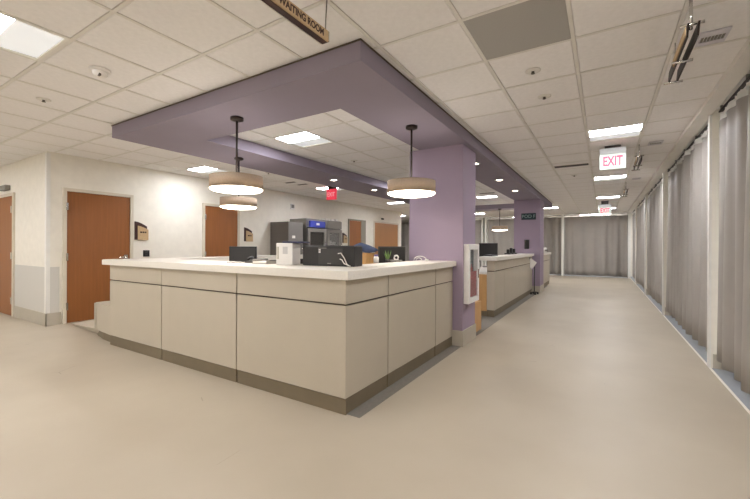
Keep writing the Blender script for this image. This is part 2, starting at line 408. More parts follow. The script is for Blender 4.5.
# ------------------------------------------------------------------ doors
def door(n, y0, y1, ztop, leaf_mat, frame_mat, label, handle_side=1, gap=0, hinges=True):
    r = sroot('door_%d' % n, (WX, (y0+y1)/2, 0), label)
    fw = .05
    obj('door_frame', MB().box(WX, WX+.035, y0-fw, y0, 0, ztop+fw).box(WX, WX+.035, y1, y1+fw+gap, 0, ztop+fw).box(WX, WX+.035, y0, y1, ztop, ztop+fw), frame_mat, r)
    lf = obj('door_leaf', B(WX, WX+.018, y0+.003, y1-.003, .008, ztop-.003), leaf_mat, r)
    hy = y1-.07 if handle_side > 0 else y0+.07
    if hinges:
        for z in (.28, 1.08, 1.9): obj('hinge', B(WX+.018, WX+.05, (y0 if handle_side > 0 else y1)-.012, (y0 if handle_side > 0 else y1)+.014, z-.06, z+.06), mChrome, lf)
    s = -1 if handle_side > 0 else 1
    obj('lever_handle', MB().box(WX+.018, WX+.03, hy-.035, hy+.035, 1.02, 1.10, bev=.008).tube([(WX+.02, hy, 1.06), (WX+.075, hy, 1.06), (WX+.08, hy+s*.03, 1.06), (WX+.08, hy+s*.13, 1.055)], .013), mChrome, lf)
door(1, 2.485, 3.43, 2.15, mDoor, mFrame, 'reddish wooden door at left, beside the wall corner')
door(2, 4.93, 5.78, 2.15, mDoor, mFrame, 'reddish wooden door behind the two hanging drum pendants')
door(3, 10.33, 11.05, 2.16, mDoor, mFrameD, 'narrow reddish door with grey frame past the refrigerators', gap=.25, hinges=False)
door(4, 11.98, 13.85, 2.18, mDoor2, mFrame, 'wide light brown wooden door at far end of left wall', hinges=False)
# door in the wall facing the camera (far left)
r = sroot('door_5', (-9.4, WY, 0), 'reddish wooden door cut by the left picture edge')
obj('door_frame', MB().box(-8.93, -8.87, WY-.03, WY, 0, 2.2).box(-9.98, -9.92, WY-.03, WY, 0, 2.2).box(-9.92, -8.93, WY-.03, WY, 2.15, 2.2), mFrame, r)
lf = obj('door_leaf', B(-9.917, -8.933, WY-.018, WY, .008, 2.147), mDoor, r)
for z in (.28, 1.08, 1.9): obj('hinge', B(-8.945, -8.918, WY-.045, WY-.018, z-.06, z+.06), mChrome, lf)
obj('lever_handle', MB().box(-9.88, -9.81, WY-.03, WY-.018, 1.02, 1.1, bev=.005).tube([(-9.845, WY-.02, 1.06), (-9.845, WY-.075, 1.06), (-9.7, WY-.075, 1.06)], .012), mChrome, lf)
t = thing('door_closer', 'grey door closer above the far left wooden door', 'door closer', (-9.4, WY-.03, 2.24))
obj('body', B(-9.45, -9.12, WY-.075, WY-.001, 2.26, 2.35, bev=.006), mSteelP, t)
obj('arm', MB().tube([(-9.3, WY-.09, 2.255), (-9.55, WY-.16, 2.24), (-9.62, WY-.035, 2.225)], .009), mSteel, t)

# ------------------------------------------------------------------ wall plaques, outlet, thermostat
def plaque(y0, y1, z0, z1, label):
    t = thing('room_plaque', label, 'sign', (WX, (y0+y1)/2, z0), 'arched wooden room plaques')
    n = 8; top = [(y0+(y1-y0)*k/n, z1-.09*(k/n)**1.6) for k in range(n+1)]
    obj('backing', MB().prism_x([(y0, z0)]+top+[(y1, z0)], WX, WX+.015), mSignD, t)
    w = (y1-y0)
    wf = obj('wood_face', MB().prism_x([(y0+.22*w, z0-.005)]+[(y0+.22*w+(y1+.02-y0-.22*w)*k/n, z1-.08-.07*(k/n)**1.5) for k in range(n+1)]+[(y1+.02, z0-.005)], WX+.015, WX+.028), mSign, t)
    yc = (y0+.22*w+y1+.02)/2
    obj('printed_line', MB().box(WX+.028, WX+.0295, yc-.055, yc-.02, (z0+z1)/2-.045, (z0+z1)/2-.015).box(WX+.028, WX+.0295, yc-.012, yc+.02, (z0+z1)/2-.045, (z0+z1)/2-.015).box(WX+.028, WX+.0295, yc+.028, yc+.055, (z0+z1)/2-.045, (z0+z1)/2-.015), mInk, wf)
plaque(3.515, 3.73, 1.38, 1.72, 'wooden room plaque with arched maroon backing above the black outlet, by the leftmost long-wall door')
plaque(5.98, 6.21, 1.38, 1.72, 'wooden room plaque with arched maroon backing right of the door behind the pendants')
plaque(9.96, 10.2, 1.38, 1.72, 'wooden room plaque with arched maroon backing between refrigerator and narrow door')
t = thing('wall_outlet', 'black square wall outlet below the wooden plaque at left', 'outlet', (WX, 3.72, 1.07))
cp = obj('cover_plate', B(WX, WX+.012, 3.665, 3.78, 1.06, 1.18, bev=.004), mBlack, t)
obj('socket', B(WX+.012, WX+.016, 3.70, 3.745, 1.075, 1.11), mGrey, cp); obj('socket', B(WX+.012, WX+.016, 3.70, 3.745, 1.13, 1.165), mGrey, cp)
t = thing('wall_thermostat', 'small grey thermostat high on the cream wall above the steel cabinet', 'thermostat', (WX, 7.6, 2.3))
obj('housing', B(WX, WX+.03, 7.53, 7.68, 2.3, 2.45, bev=.006), mWhite, t); obj('face', B(WX+.03, WX+.034, 7.55, 7.66, 2.33, 2.43), mSteelP, t)
t = thing('wall_camera', 'tiny dark wall camera above the wide light brown door', 'camera', (WX, 12.55, 2.3))
obj('mount', B(WX, WX+.05, 12.5, 12.58, 2.32, 2.38, bev=.005), mGrey, t); obj('lens', MB().sphere((WX+.07, 12.54, 2.34), .035), mBlack, t)

# ------------------------------------------------------------------ front desk: units and counter top
XF, YF = -1.648, 2.260
def unit(label, faces, loc, carc):
    t = thing('desk_unit', label, 'desk unit', loc, 'front desk units')
    obj('carcass', carc, mReveal, t)
    for ax, a, b in faces:
        g = .008
        def pb(z0, z1, d0, d1):
            return B(a+g, b-g, YF+d0, YF+d1, z0, z1, bev=.0015) if ax == 'x' else B(XF-d1, XF-d0, a+g, b-g, z0, z1, bev=.0015)
        obj('lower_panel', pb(.125, .824, 0, .02), mPanel, t)
        obj('upper_panel', pb(.838, 1.022, 0, .02), mPanel, t)
        obj('kick_plate', pb(0, .118, .006, .02), mKick, t)
    return t
def carc(x0, x1, y0, y1): return B(x0, x1, y0, y1, .0, 1.024)
unit('leftmost tall beige desk unit, beside the low step-down end', [('x', -5.39, -4.175)], (-4.78, 2.27, 0), carc(-5.385, -4.177, YF+.02, 2.42))
unit('middle beige desk unit on the long side of the front desk', [('x', -4.175, -2.903)], (-3.54, 2.27, 0), carc(-4.173, -2.905, YF+.02, 2.42))
unit('corner beige desk unit nearest the camera', [('x', -2.903, XF+.008), ('y', YF+.0125, 2.909)], (XF, YF, 0),
     MB().box(-2.901, XF-.02, YF+.02, 2.42, 0, 1.024).box(XF-.15, XF-.02, 2.42, 2.905, 0, 1.024))
unit('beige desk unit on the short side next to the desk corner', [('y', 2.909, 4.022)], (XF, 3.46, 0), carc(XF-.15, XF-.02, 2.911, 4.02))
unit('narrow beige desk unit on the short side against the purple column', [('y', 4.022, 4.60)], (XF, 4.3, 0), carc(XF-.15, XF-.02, 4.024, 4.59))
# left arm of the desk (inner face seen across the counter)
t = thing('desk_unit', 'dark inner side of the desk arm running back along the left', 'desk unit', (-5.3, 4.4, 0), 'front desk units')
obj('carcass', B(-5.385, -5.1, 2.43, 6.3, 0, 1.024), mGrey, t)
obj('end_panel', B(-5.41, -5.386, 2.30, 6.3, 0.0, 1.024), mPanel, t)
# low step-down end
t = thing('low_desk_end', 'low beige step-down end at the left of the front desk with sloping base', 'desk end', (-5.9, 2.6, 0))
pl = [(-5.412, 2.30), (-6.03, 2.36), (-6.03, 2.9), (-5.412, 2.9)]
obj('body', MB().prism(pl, .1, .478), mPanel, t)
obj('corner_trim', B(-6.045, -6.005, 2.345, 2.385, .1, .47, bev=.004), mBase, t)
obj('kick_plate', MB().prism([(-5.412, 2.315), (-5.75, 2.34), (-6.05, 2.40), (-6.3, 2.47), (-6.3, 2.6), (-5.412, 2.8)], 0, .098), mKick, t)
vs = [(-6.031, 2.41, .02), (-7.2, 2.50, 0.005), (-7.2, 2.62, .005), (-6.031, 2.7, .02), (-6.031, 2.38, .1), (-7.2, 2.49, .02), (-7.2, 2.62, .03), (-6.031, 2.7, .26)]
obj('sloping_base', MB().add(vs, [(0, 1, 2, 3), (4, 7, 6, 5), (0, 4, 5, 1), (1, 5, 6, 2), (2, 6, 7, 3), (3, 7, 4, 0)]), mPanel, t)
# counter top: front arm, right arm, left arm, one slab
bm = bmesh.new()
poly = [(-5.513, 2.222), (-1.602, 2.222), (-1.602, 4.60), (-2.1, 4.60), (-2.1, 2.86), (-5.0, 2.86), (-5.0, 6.35), (-5.513, 6.35)]
bot = [bm.verts.new((x, y, 1.026)) for x, y in poly]; top = [bm.verts.new((x, y, 1.092)) for x, y in poly]
bm.faces.new(bot[::-1]); bm.faces.new(top)
for i in range(8): bm.faces.new((bot[i], bot[(i+1) % 8], top[(i+1) % 8], top[i]))
bmesh.ops.bevel(bm, geom=[q for q in bm.edges if all(v.co.z > 1.09 for v in q.verts)], offset=.006, segments=2, affect='EDGES')
me = bpy.data.meshes.new('counter_top'); bm.to_mesh(me); bm.free()
tag(link('desk_worktop', me, mTop), 'cream solid-surface counter top of the front desk', 'worktop')
# lower work surface inside
t = thing('work_surface', 'lower grey work surface inside the front desk', 'work surface', (-3.6, 3.2, 0))
obj('slab', MB().box(-5.09, -2.6, 2.88, 3.75, .73, .765).box(-3.0, -2.22, 3.75, 4.5, .73, .765).box(-2.6, -2.23, 2.88, 3.75, .73, .765), mSteelP, t)
for a in ((-5.09, -5.05), (-3.65, -3.6), (-2.27, -2.23)): obj('support_panel', B(a[0], a[1], 2.9, 3.7, .004, .73), mGrey, t)
obj('support_panel', B(-2.98, -2.25, 4.44, 4.48, .004, .73), mGrey, t)

# ------------------------------------------------------------------ things on the desk
def rotz(o, a): o.rotation_euler.z = a; return o
def monitor(label, x, y, z, w, hgt, rot, stand=.12, grp=None, mt=None):
    mt = mt or mBlack
    t = thing('computer_monitor', label, 'monitor', (x, y, z), grp)
    hs = obj('housing', B(x-w/2, x+w/2, y-.02, y+.02, z+stand, z+stand+hgt, bev=.006), mt, t)
    obj('screen', B(x-w/2+.015, x+w/2-.015, y-.023, y-.0201, z+stand+.02, z+stand+hgt-.015), mGrey if mt is mBlack else mBlack, hs)
    obj('rear_hump', B(x-w*.3, x+w*.3, y+.02, y+.05, z+stand+.05, z+stand+hgt-.06, bev=.01), mt, t)
    obj('stand', MB().box(x-.03, x+.03, y+.03, y+.06, z+.015, z+stand+.1).box(x-.12, x+.12, y-.08, y+.1, z, z+.015, bev=.004), mt, t)
    t.rotation_euler.z = rot; return t
monitor('black monitor standing alone left of the white printer', -4.42, 3.55, .766, .385, .36, math.radians(35), stand=.14)
monitor('dark grey monitor against the purple column behind the small plant', -2.37, 4.27, .766, .36, .36, math.radians(38), stand=.15, mt=mGrey)
# white printer
t = thing('label_printer', 'white box-shaped printer with dark blue tray left of the black printer', 'printer', (-2.64, 2.66, 1.092))
RZ = math.radians(22)
obj('body', B(-2.73, -2.56, 2.57, 2.78, 1.092, 1.305, bev=.008), mWhite, t)
obj('top_tray', B(-2.68, -2.46, 2.6, 2.78, 1.305, 1.322, bev=.004), mat('dark_blue_tray', '2B2D4A', .5), t)
obj('side_vent', MB().box(-2.712, -2.70, 2.5685, 2.5705, 1.15, 1.27).box(-2.722, -2.716, 2.5685, 2.5705, 1.15, 1.27), mBase, t)
obj('rating_label', B(-2.66, -2.61, 2.5685, 2.5705, 1.20, 1.27), mat('pale_grey_label', 'C9C6C2', .6), t)
t.rotation_euler.z = RZ
# black printer
t = thing('black_printer', 'wide low black printer seen from behind on the desk corner', 'printer', (-2.19, 2.79, 1.092))
obj('body', B(-2.475, -1.905, 2.70, 2.86, 1.092, 1.275, bev=.008), mBlack, t)
obj('lid', B(-2.47, -1.91, 2.705, 2.85, 1.275, 1.283, bev=.003), mGrey, t)
rp = obj('rear_panel', B(-2.29, -2.03, 2.696, 2.70, 1.105, 1.255), mGrey, t)
for z in (1.215, 1.235): obj('port', B(-2.285, -2.265, 2.692, 2.696, z, z+.014), mWhite, rp)
obj('port_strip', B(-2.29, -2.2, 2.692, 2.696, 1.255, 1.262), mSteelP, t)
obj('rating_label', B(-2.19, -2.15, 2.692, 2.696, 1.112, 1.122), mSteelP, t)
for k in range(2):
    obj('cable', MB().tube([(-2.07+.02*k, 2.69, 1.21-.05*k), (-2.03+.01*k, 2.672, 1.215-.06*k), (-1.99, 2.665, 1.17-.05*k), (-1.965+.01*k, 2.665, 1.12-.01*k), (-1.95+.02*k, 2.67, 1.098)], .005, 6), mWhite, t)
t.rotation_euler.z = math.radians(6)
# phone and papers left of the white printer
t = thing('desk_phone', 'dark desk phone with coiled cord left of the white printer', 'phone', (-3.25, 2.82, 1.092))
ph = MB(); ph.prism_x([(2.70, 1.0925), (2.84, 1.0925), (2.84, 1.135), (2.70, 1.105)], -3.35, -3.15)
obj('base', ph, mGrey, t)
obj('handset', MB().tube([(-3.33, 2.72, 1.13), (-3.33, 2.75, 1.14), (-3.33, 2.81, 1.148), (-3.33, 2.835, 1.146)], .016), mBlack, t)
obj('keypad', B(-3.28, -3.17, 2.72, 2.8, 1.118, 1.128), mSteelP, t)
obj('cord', MB().tube([(-3.35+.02*math.sin(k*.9)-.012*k, 2.72-.006*k, 1.098+.004*(k % 2)) for k in range(16)], .004, 6), mGrey, t)
t.rotation_euler.z = math.radians(25)
t = thing('letter_tray', 'flat grey letter tray with papers beside the desk phone', 'tray', (-2.98, 2.72, 1.092))
obj('tray', MB().box(-3.1, -2.88, 2.6, 2.83, 1.0925, 1.1).box(-3.1, -3.095, 2.6, 2.83, 1.1, 1.125).box(-2.885, -2.88, 2.6, 2.83, 1.1, 1.125), mSteelP, t)
obj('paper_stack', B(-3.09, -2.89, 2.605, 2.82, 1.1, 1.115), mPaper, t)
t = tag(obj('paper_sheet', B(-1.9, -1.76, 2.9, 3.02, 1.0922, 1.0945), mPaper), 'loose white paper lying on the desk right of the black printer', 'paper')
# wooden bin with jacket
t = thing('wooden_bin', 'light wooden bin standing behind the black printer', 'bin', (-2.61, 3.98, .766))
bx0, bx1, by0, by1 = -2.72, -2.5, 3.86, 4.1
for a in ((bx0, bx0+.012, by0, by1), (bx1-.012, bx1, by0, by1), (bx0+.012, bx1-.012, by0, by0+.012), (bx0+.012, bx1-.012, by1-.012, by1)): obj('side_board', B(*a, .766, 1.19), mMaple, t)
obj('bottom_board', B(bx0+.012, bx1-.012, by0+.012, by1-.012, .766, .78), mMaple, t)
# jacket draped as an irregular heap
vs = []; fs = []; n = 20; rows = 8; rnd = random.Random(3)
for r_ in range(rows+1):
    tt = r_/rows; rad = (1-tt**2.2)*1.0
    for k in range(n):
        a = 2*math.pi*k/n; j = 1+.18*math.sin(3*a+1)+.12*math.sin(5*a+tt*4)
        vs.append((-2.64+.19*rad*j*math.cos(a)-.03, 3.98+.16*rad*j*math.sin(a), 1.205+.12*tt+.015*math.sin(4*a)*(1-tt)-(.03*(1-tt) if math.cos(a) < -.6 else 0)))
for r_ in range(rows):
    for k in range(n): fs.append((r_*n+k, r_*n+(k+1) % n, (r_+1)*n+(k+1) % n, (r_+1)*n+k))
tag(obj('jacket', MB().add(vs, fs, True), mNavy), 'navy blue jacket heaped over the wooden bin', 'jacket')
# small plant
t = thing('potted_plant', 'tiny green plant in a dark pot on the desk in front of the monitor', 'plant', (-2.12, 3.72, 1.092))
obj('pot', MB().lathe([(.0, 1.0925), (.02, 1.0925), (.026, 1.13), (.022, 1.13), (.0, 1.12)], -2.12, 3.72, 16), mGrey, t)
for k in range(7):
    a = k*.9; vs = []; 
    for q in range(5):
        s_ = q/4; w_ = .012*math.sin(math.pi*min(.98, s_+.08)); rr = .012+.035*s_; zz = 1.12+.11*s_-.02*s_*s_*(k % 3)
        vs += [(-2.12+rr*math.cos(a)-w_*math.sin(a), 3.72+rr*math.sin(a)+w_*math.cos(a), zz), (-2.12+rr*math.cos(a)+w_*math.sin(a), 3.72+rr*math.sin(a)-w_*math.cos(a), zz)]
    o = obj('leaf', MB().add(vs, [(2*q, 2*q+1, 2*q+3, 2*q+2) for q in range(4)], True), mGreen, t); md = o.modifiers.new('t', 'SOLIDIFY'); md.thickness = .0015
# tape dispensers / small pots
t = thing('pill_bottle', 'small white bottle with purple cap left of the tiny plant', 'bottle', (-2.17, 3.55, 1.092))
obj('bottle', MB().lathe([(0, 1.0925), (.03, 1.0925), (.03, 1.15), (.02, 1.165), (0, 1.165)], -2.17, 3.55, 16), mWhite, t)
obj('cap', MB().lathe([(0, 1.165), (.024, 1.165), (.024, 1.185), (0, 1.185)], -2.17, 3.55, 16), mat('purple_cap', '6A5A86', .5), t)
t = thing('tape_dispenser', 'pale grey tape dispenser between tiny plant and dark monitor', 'tape dispenser', (-2.13, 3.95, 1.092))
obj('base', B(-2.2, -2.06, 3.92, 3.98, 1.0925, 1.115, bev=.005), mSteelP, t)
obj('roll', MB().tube([(-2.13+.028*math.cos(q*.5236), 3.95, 1.14+.028*math.sin(q*.5236)) for q in range(13)], .01, 6), mWhite, t)
# white cable loops near the column
t = thing('cable_loop', 'white looped cable on the counter in front of the purple column', 'cable', (-1.95, 4.3, 1.092))
obj('loop', MB().tube([(-2.10+.09*math.cos(q*math.pi/10)+.09, 4.38, 1.097+.055*math.sin(q*math.pi/10)) for q in range(11)], .006, 6), mWhite, t)
obj('loop', MB().tube([(-2.06+.04*math.cos(q*math.pi/10)+.06, 4.32, 1.097+.035*math.sin(q*math.pi/10)) for q in range(11)], .005, 6), mWhite, t)
obj('plug', B(-1.94, -1.90, 4.36, 4.40, 1.0925, 1.115, bev=.004), mWhite, t)
# small tilted monitor on the left arm
t = thing('tablet_monitor', 'small tilted black tablet screen in front of the steel cabinet', 'tablet', (-5.25, 5.35, 1.092))
obj('screen', MB().add([(-5.4, 5.30, 1.18), (-5.14, 5.40, 1.18), (-5.22, 5.46, 1.36), (-5.42, 5.38, 1.36), (-5.41, 5.325, 1.18), (-5.15, 5.425, 1.18), (-5.23, 5.485, 1.36), (-5.43, 5.405, 1.36)], [(0, 1, 2, 3), (4, 7, 6, 5), (0, 4, 5, 1), (1, 5, 6, 2), (2, 6, 7, 3), (3, 7, 4, 0)]), mBlack, t)
obj('stand', MB().tube([(-5.28, 5.42, 1.095), (-5.28, 5.42, 1.24)], .012).box(-5.36, -5.2, 5.36, 5.5, 1.0925, 1.102), mGrey, t)

# ------------------------------------------------------------------ steel cabinet and refrigerators on the left wall
XB = -6.75
t = thing('storage_cabinet', 'plain grey steel cabinet left of the glass-door refrigerators', 'cabinet', (-7.07, 7.06, 0))
obj('body', B(WX+.02, XB-.02, 6.8, 7.33, .06, 1.89), mSteelD, t)
obj('door', B(XB-.02, XB, 6.805, 7.325, .08, 1.885, bev=.003), mSteel, t)
obj('handle', MB().tube([(XB, 7.26, 1.0), (XB+.035, 7.26, 1.02), (XB+.035, 7.26, 1.28), (XB, 7.26, 1.3)], .009), mChrome, t)
obj('plinth', B(WX+.04, XB-.04, 6.82, 7.31, 0, .06), mBlack, t)
obj('notice', B(XB, XB+.002, 6.93, 7.04, 1.47, 1.54), mPaper, t)
def fridge(label, y0, y1, glass, panel):
    t = thing('glass_door_refrigerator', label, 'refrigerator', (-7.07, (y0+y1)/2, 0), 'refrigerators along the left wall')
    obj('body', MB().box(WX+.02, XB-.05, y0, y0+.03, .08, 2.02).box(WX+.02, XB-.05, y1-.03, y1, .08, 2.02).box(WX+.02, WX+.05, y0+.03, y1-.03, .08, 2.02).box(WX+.05, XB-.05, y0+.03, y1-.03, 1.8, 2.02).box(WX+.05, XB-.05, y0+.03, y1-.03, .08, .2), mSteel, t)
    d = obj('door', MB().box(XB-.05, XB, y0+.01, y0+.12, .12, 1.76).box(XB-.05, XB, y1-.12, y1-.01, .12, 1.76).box(XB-.05, XB, y0+.12, y1-.12, 1.66, 1.76).box(XB-.05, XB, y0+.12, y1-.12, .12, .26), mSteel if panel else mSteelP, t)
    obj('glass_pane', B(XB-.035, XB-.025, y0+.12, y1-.12, .26, 1.66), glass, d)
    obj('door_handle', MB().tube([(XB, y1-.06, .9), (XB+.04, y1-.06, .93), (XB+.04, y1-.06, 1.35), (XB, y1-.06, 1.38)], .01), mChrome, d)
    if panel: obj('display_panel', B(XB-.05, XB+.004, y0+.12, y1-.08, 1.79, 1.96), mBlue, t); obj('display_badge', B(XB+.004, XB+.008, (y0+y1)/2-.05, (y0+y1)/2+.08, 1.85, 1.91), mWhite, t)
    else: obj('top_panel', B(XB-.05, XB, y0+.02, y1-.02, 1.78, 2.0), mSteelP, t)
    for z in (.6, .95, 1.3): obj('shelf', B(WX+.06, XB-.06, y0+.035, y1-.035, z, z+.012), mWhite, t)
    obj('foot', MB().box(WX+.05, XB-.1, y0+.03, y0+.1, 0, .08).box(WX+.05, XB-.1, y1-.1, y1-.03, 0, .08), mBlack, t)
    return t
mGlass.node_tree.nodes['Principled BSDF'].inputs['Alpha'].default_value = .6
mGlass2.node_tree.nodes['Principled BSDF'].inputs['Alpha'].default_value = .35
fridge('steel refrigerator with a blue display panel above its glass door', 7.5, 8.32, mGlass, True)
fridge('steel refrigerator with white-stocked glass door, right of the blue panel one', 8.34, 9.05, mGlass2, False)
for k, (z, y, w, hh, ps) in enumerate([(1.312, 8.5, .16, .13, 'upper shelf, left'), (1.312, 8.72, .14, .09, 'upper shelf, right'), (.962, 8.5, .2, .15, 'middle shelf, left'), (.962, 8.74, .12, .2, 'middle shelf, right'), (.612, 8.56, .22, .16, 'lower shelf')]):
    b_ = obj('supply_box', B(-7.1, -6.85, y, y+w, z, z+hh, bev=.004), mWhite); tag(b_, 'white supply box on the '+ps+' of the right-hand refrigerator', 'box', 'boxes in the refrigerator')
for k, (y, w, hh, ps) in enumerate([(8.4, .2, .06, 'left'), (8.66, .15, .05, 'middle'), (8.86, .12, .07, 'right')]):
    b_ = obj('supply_carton', B(-7.05, -6.85, y, y+w, 2.02, 2.02+hh, bev=.004), mPaper); tag(b_, 'white carton on top of the right-hand refrigerator, '+ps, 'carton', 'cartons on the refrigerator')

# ------------------------------------------------------------------ second and third desks down the corridor
def desk2(x, y0, y1, joints, label, labtop):
    t = thing('corridor_desk', label, 'desk', (x, (y0+y1)/2, 0))
    obj('carcass', MB().box(x-.14, x-.02, y0+.02, y1, 0, 1.024), mReveal, t)
    ys = [y0]+joints+[y1]
    for a, b in zip(ys[:-1], ys[1:]):
        obj('lower_panel', B(x-.02, x, a+.003, b-.003, .125, .822, bev=.0015), mPanel, t)
        obj('upper_panel', B(x-.02, x, a+.003, b-.003, .84, 1.022, bev=.0015), mPanel, t)
    obj('end_panel', MB().box(x-.14, x-.0, y0, y0+.019, .125, .822).box(x-.14, x, y0, y0+.019, .84, 1.022), mPanel, t)
    obj('kick_plate', B(x-.13, x-.012, y0+.01, y1, 0, .118), mKick, t)
    tp = MB().prism([(x-.3, y0-.06), (x+.05, y0-.06), (x+.05, y1), (x-.3, y1)], 1.026, 1.092)
    obj('counter_slab', tp, mTop, t)
    t = thing('work_surface', labtop, 'work surface', (x-.5, (y0+y1)/2, 0))
    obj('end_board', B(x-.75, x-.145, y0+.01, y0+.03, .1, .77), mMaple, t)
    obj('kick_plate', B(x-.75, x-.145, y0+.02, y0+.04, 0.004, .1), mKick, t)
    obj('slab', B(x-.78, x-.145, y0, y1, .77, .8), mTop, t)
desk2(-1.66, 6.82, 10.98, [7.62, 8.75, 9.9], 'tall beige desk between the two purple columns', 'low worktop with maple end board behind the second desk')
desk2(-1.57, 12.3, 14.1, [13.2], 'farthest beige desk, beyond the second purple column', 'low worktop behind the farthest desk')
monitor('black monitor on the desk between the purple columns', -2.28, 8.75, .8, .42, .36, math.radians(20), stand=.2, mt=mGrey)
t = thing('desk_printer', 'black low printer on the lower worktop behind the fire cabinet', 'printer', (-2.0, 7.1, .8))
obj('body', B(-2.35, -2.06, 6.95, 7.3, .8, .98, bev=.01), mWhite, t); obj('top', B(-2.33, -2.08, 6.97, 7.28, .98, 1.02, bev=.006), mBlack, t); obj('paper_tray', B(-2.3, -2.1, 6.9, 6.95, .84, .86), mSteelP, t)
t = thing('keyboard_tray', 'dark keyboard lying on the second desk counter beside the monitor', 'keyboard', (-1.85, 7.5, 1.092))
obj('case', B(-1.98, -1.8, 7.2, 7.65, 1.0925, 1.112, bev=.004), mGrey, t); obj('keys', B(-1.965, -1.815, 7.215, 7.635, 1.112, 1.118), mBlack, t)
for k, (y, hgt, d) in enumerate([(9.3, .09, 'nearest'), (9.65, .12, 'middle'), (10.0, .1, 'farthest')]):
    t = thing('desk_radio', 'small dark charger unit on the second desk, '+d+' of three', 'charger', (-1.95, y, 1.092), 'chargers on the second desk')
    obj('base', B(-2.02, -1.88, y-.08, y+.08, 1.0925, 1.125, bev=.006), mGrey, t); obj('handset', B(-1.98, -1.92, y-.04, y+.04, 1.125, 1.125+hgt, bev=.01), mBlack, t)
# phone on column 2, teal sign
t = thing('wall_phone', 'black wall phone on the second purple column', 'phone', (-1.8, 11.0, 1.24))
obj('base', B(-1.86, -1.74, 10.965, 10.999, 1.22, 1.47, bev=.006), mBlack, t); obj('handset', MB().tube([(-1.83, 10.95, 1.24), (-1.83, 10.935, 1.28), (-1.83, 10.935, 1.4), (-1.83, 10.95, 1.45)], .018), mGrey, t)
t = thing('pod_sign', 'small dark teal sign high on the second purple column', 'sign', (-1.76, 11.0, 2.02))
obj('plate', B(-1.95, -1.57, 10.98, 10.999, 2.03, 2.21, bev=.006), mTeal, t)
text('lettering', 'POD F', .125, mTealI, t, (-1.76, 10.979, 2.12), (1, 0, 0), (0, 0, 1))
t = thing('hanging_notice', 'white folded notice hanging at the far end of the second desk', 'notice', (-1.6, 10.6, .85))
obj('sheet', MB().add([(-1.64, 10.5, .99), (-1.48, 10.52, .86), (-1.6, 10.5, .68), (-1.64, 10.5, .72), (-1.64, 10.53, .99), (-1.48, 10.55, .86), (-1.6, 10.53, .68), (-1.64, 10.53, .72)], [(0, 1, 2, 3), (7, 6, 5, 4), (0, 4, 5, 1), (1, 5, 6, 2), (2, 6, 7, 3), (3, 7, 4, 0)]), mPaper, t)
obj('clip', B(-1.659, -1.63, 10.49, 10.54, .96, 1.0), mSteel, t)
t = thing('floor_stand', 'black small wheeled stand base at the foot of the second column', 'stand', (-1.5, 10.75, 0))
obj('pole', MB().tube([(-1.56, 10.7, .03), (-1.56, 10.7, .75)], .012), mBlack, t)
for k in range(4):
    a = k*math.pi/2+.5
    obj('leg', MB().tube([(-1.56, 10.7, .07), (-1.56+.1*math.cos(a), 10.7+.14*math.sin(a), .05)], .014).sphere((-1.56+.085*math.cos(a), 10.7+.14*math.sin(a), .028), .026), mBlack, t)
t = thing('counter_printer', 'white printer with dark tray on the farthest desk', 'printer', (-1.75, 12.9, 1.092))
obj('body', B(-1.9, -1.55, 12.6, 13.1, 1.0925, 1.26, bev=.01), mWhite, t); obj('tray', B(-1.88, -1.5, 12.65, 13.05, 1.16, 1.19), mBlack, t)
# low wooden cabinet behind column 1
t = thing('wooden_side_cabinet', 'low maple cabinet just behind the first purple column', 'cabinet', (-1.8, 5.5, 0))
obj('body', B(-1.95, -1.60, 5.38, 5.75, .003, .44, bev=.004), mMaple, t); dw = obj('drawer', B(-1.93, -1.62, 5.372, 5.38, .25, .42), mMaple, t); obj('knob', MB().sphere((-1.66, 5.36, .3),   .014), mChrome, dw)

# ------------------------------------------------------------------ fire extinguisher cabinet on column 1
t = thing('extinguisher_cabinet', 'white fire extinguisher cabinet on the first purple column', 'cabinet', (-1.49, 4.9, .54))
xc = -1.525; ya, yb, za, zb_ = 4.66, 5.13, .54, 1.31
obj('frame', MB().box(xc, xc+.065, ya, ya+.07, za, zb_).box(xc, xc+.065, yb-.07, yb, za, zb_).box(xc, xc+.065, ya+.07, yb-.07, za, za+.07).box(xc, xc+.065, ya+.07, yb-.07, zb_-.07, zb_), mWhite, t)
obj('back_panel', B(xc+.002, xc+.006, ya+.07, yb-.07, za+.07, zb_-.07), mGrey, t)
obj('glass_pane', B(xc+.056, xc+.06, ya+.07, yb-.07, za+.07, zb_-.07), mat('clear_glass', 'DDE4E4', .05, alpha=.07), t)
obj('red_panel', B(xc+.05, xc+.0555, ya+.09, yb-.09, za+.08, .95), mRed, t)
obj('pull_handle', B(xc+.06, xc+.075, yb-.06, yb-.04, .85, .97), mChrome, t)
t2 = thing('fire_extinguisher', 'red fire extinguisher inside the white cabinet', 'fire extinguisher', (xc+.03, 4.88, .61))
obj('cylinder', MB().lathe([(0, .612), (.021, .612), (.021, .98), (.009, 1.02), (.009, 1.05), (0, 1.05)], xc+.0285, 4.88, 16), mRed, t2)
obj('valve', B(xc+.018, xc+.039, 4.84, 4.94, 1.05, 1.09, bev=.003), mBlack, t2)
obj('hose', MB().tube([(xc+.03, 4.85, 1.06), (xc+.03, 4.81, 1.0), (xc+.03, 4.82, .85), (xc+.03, 4.83, .75)], .009, 6), mBlack, t2)

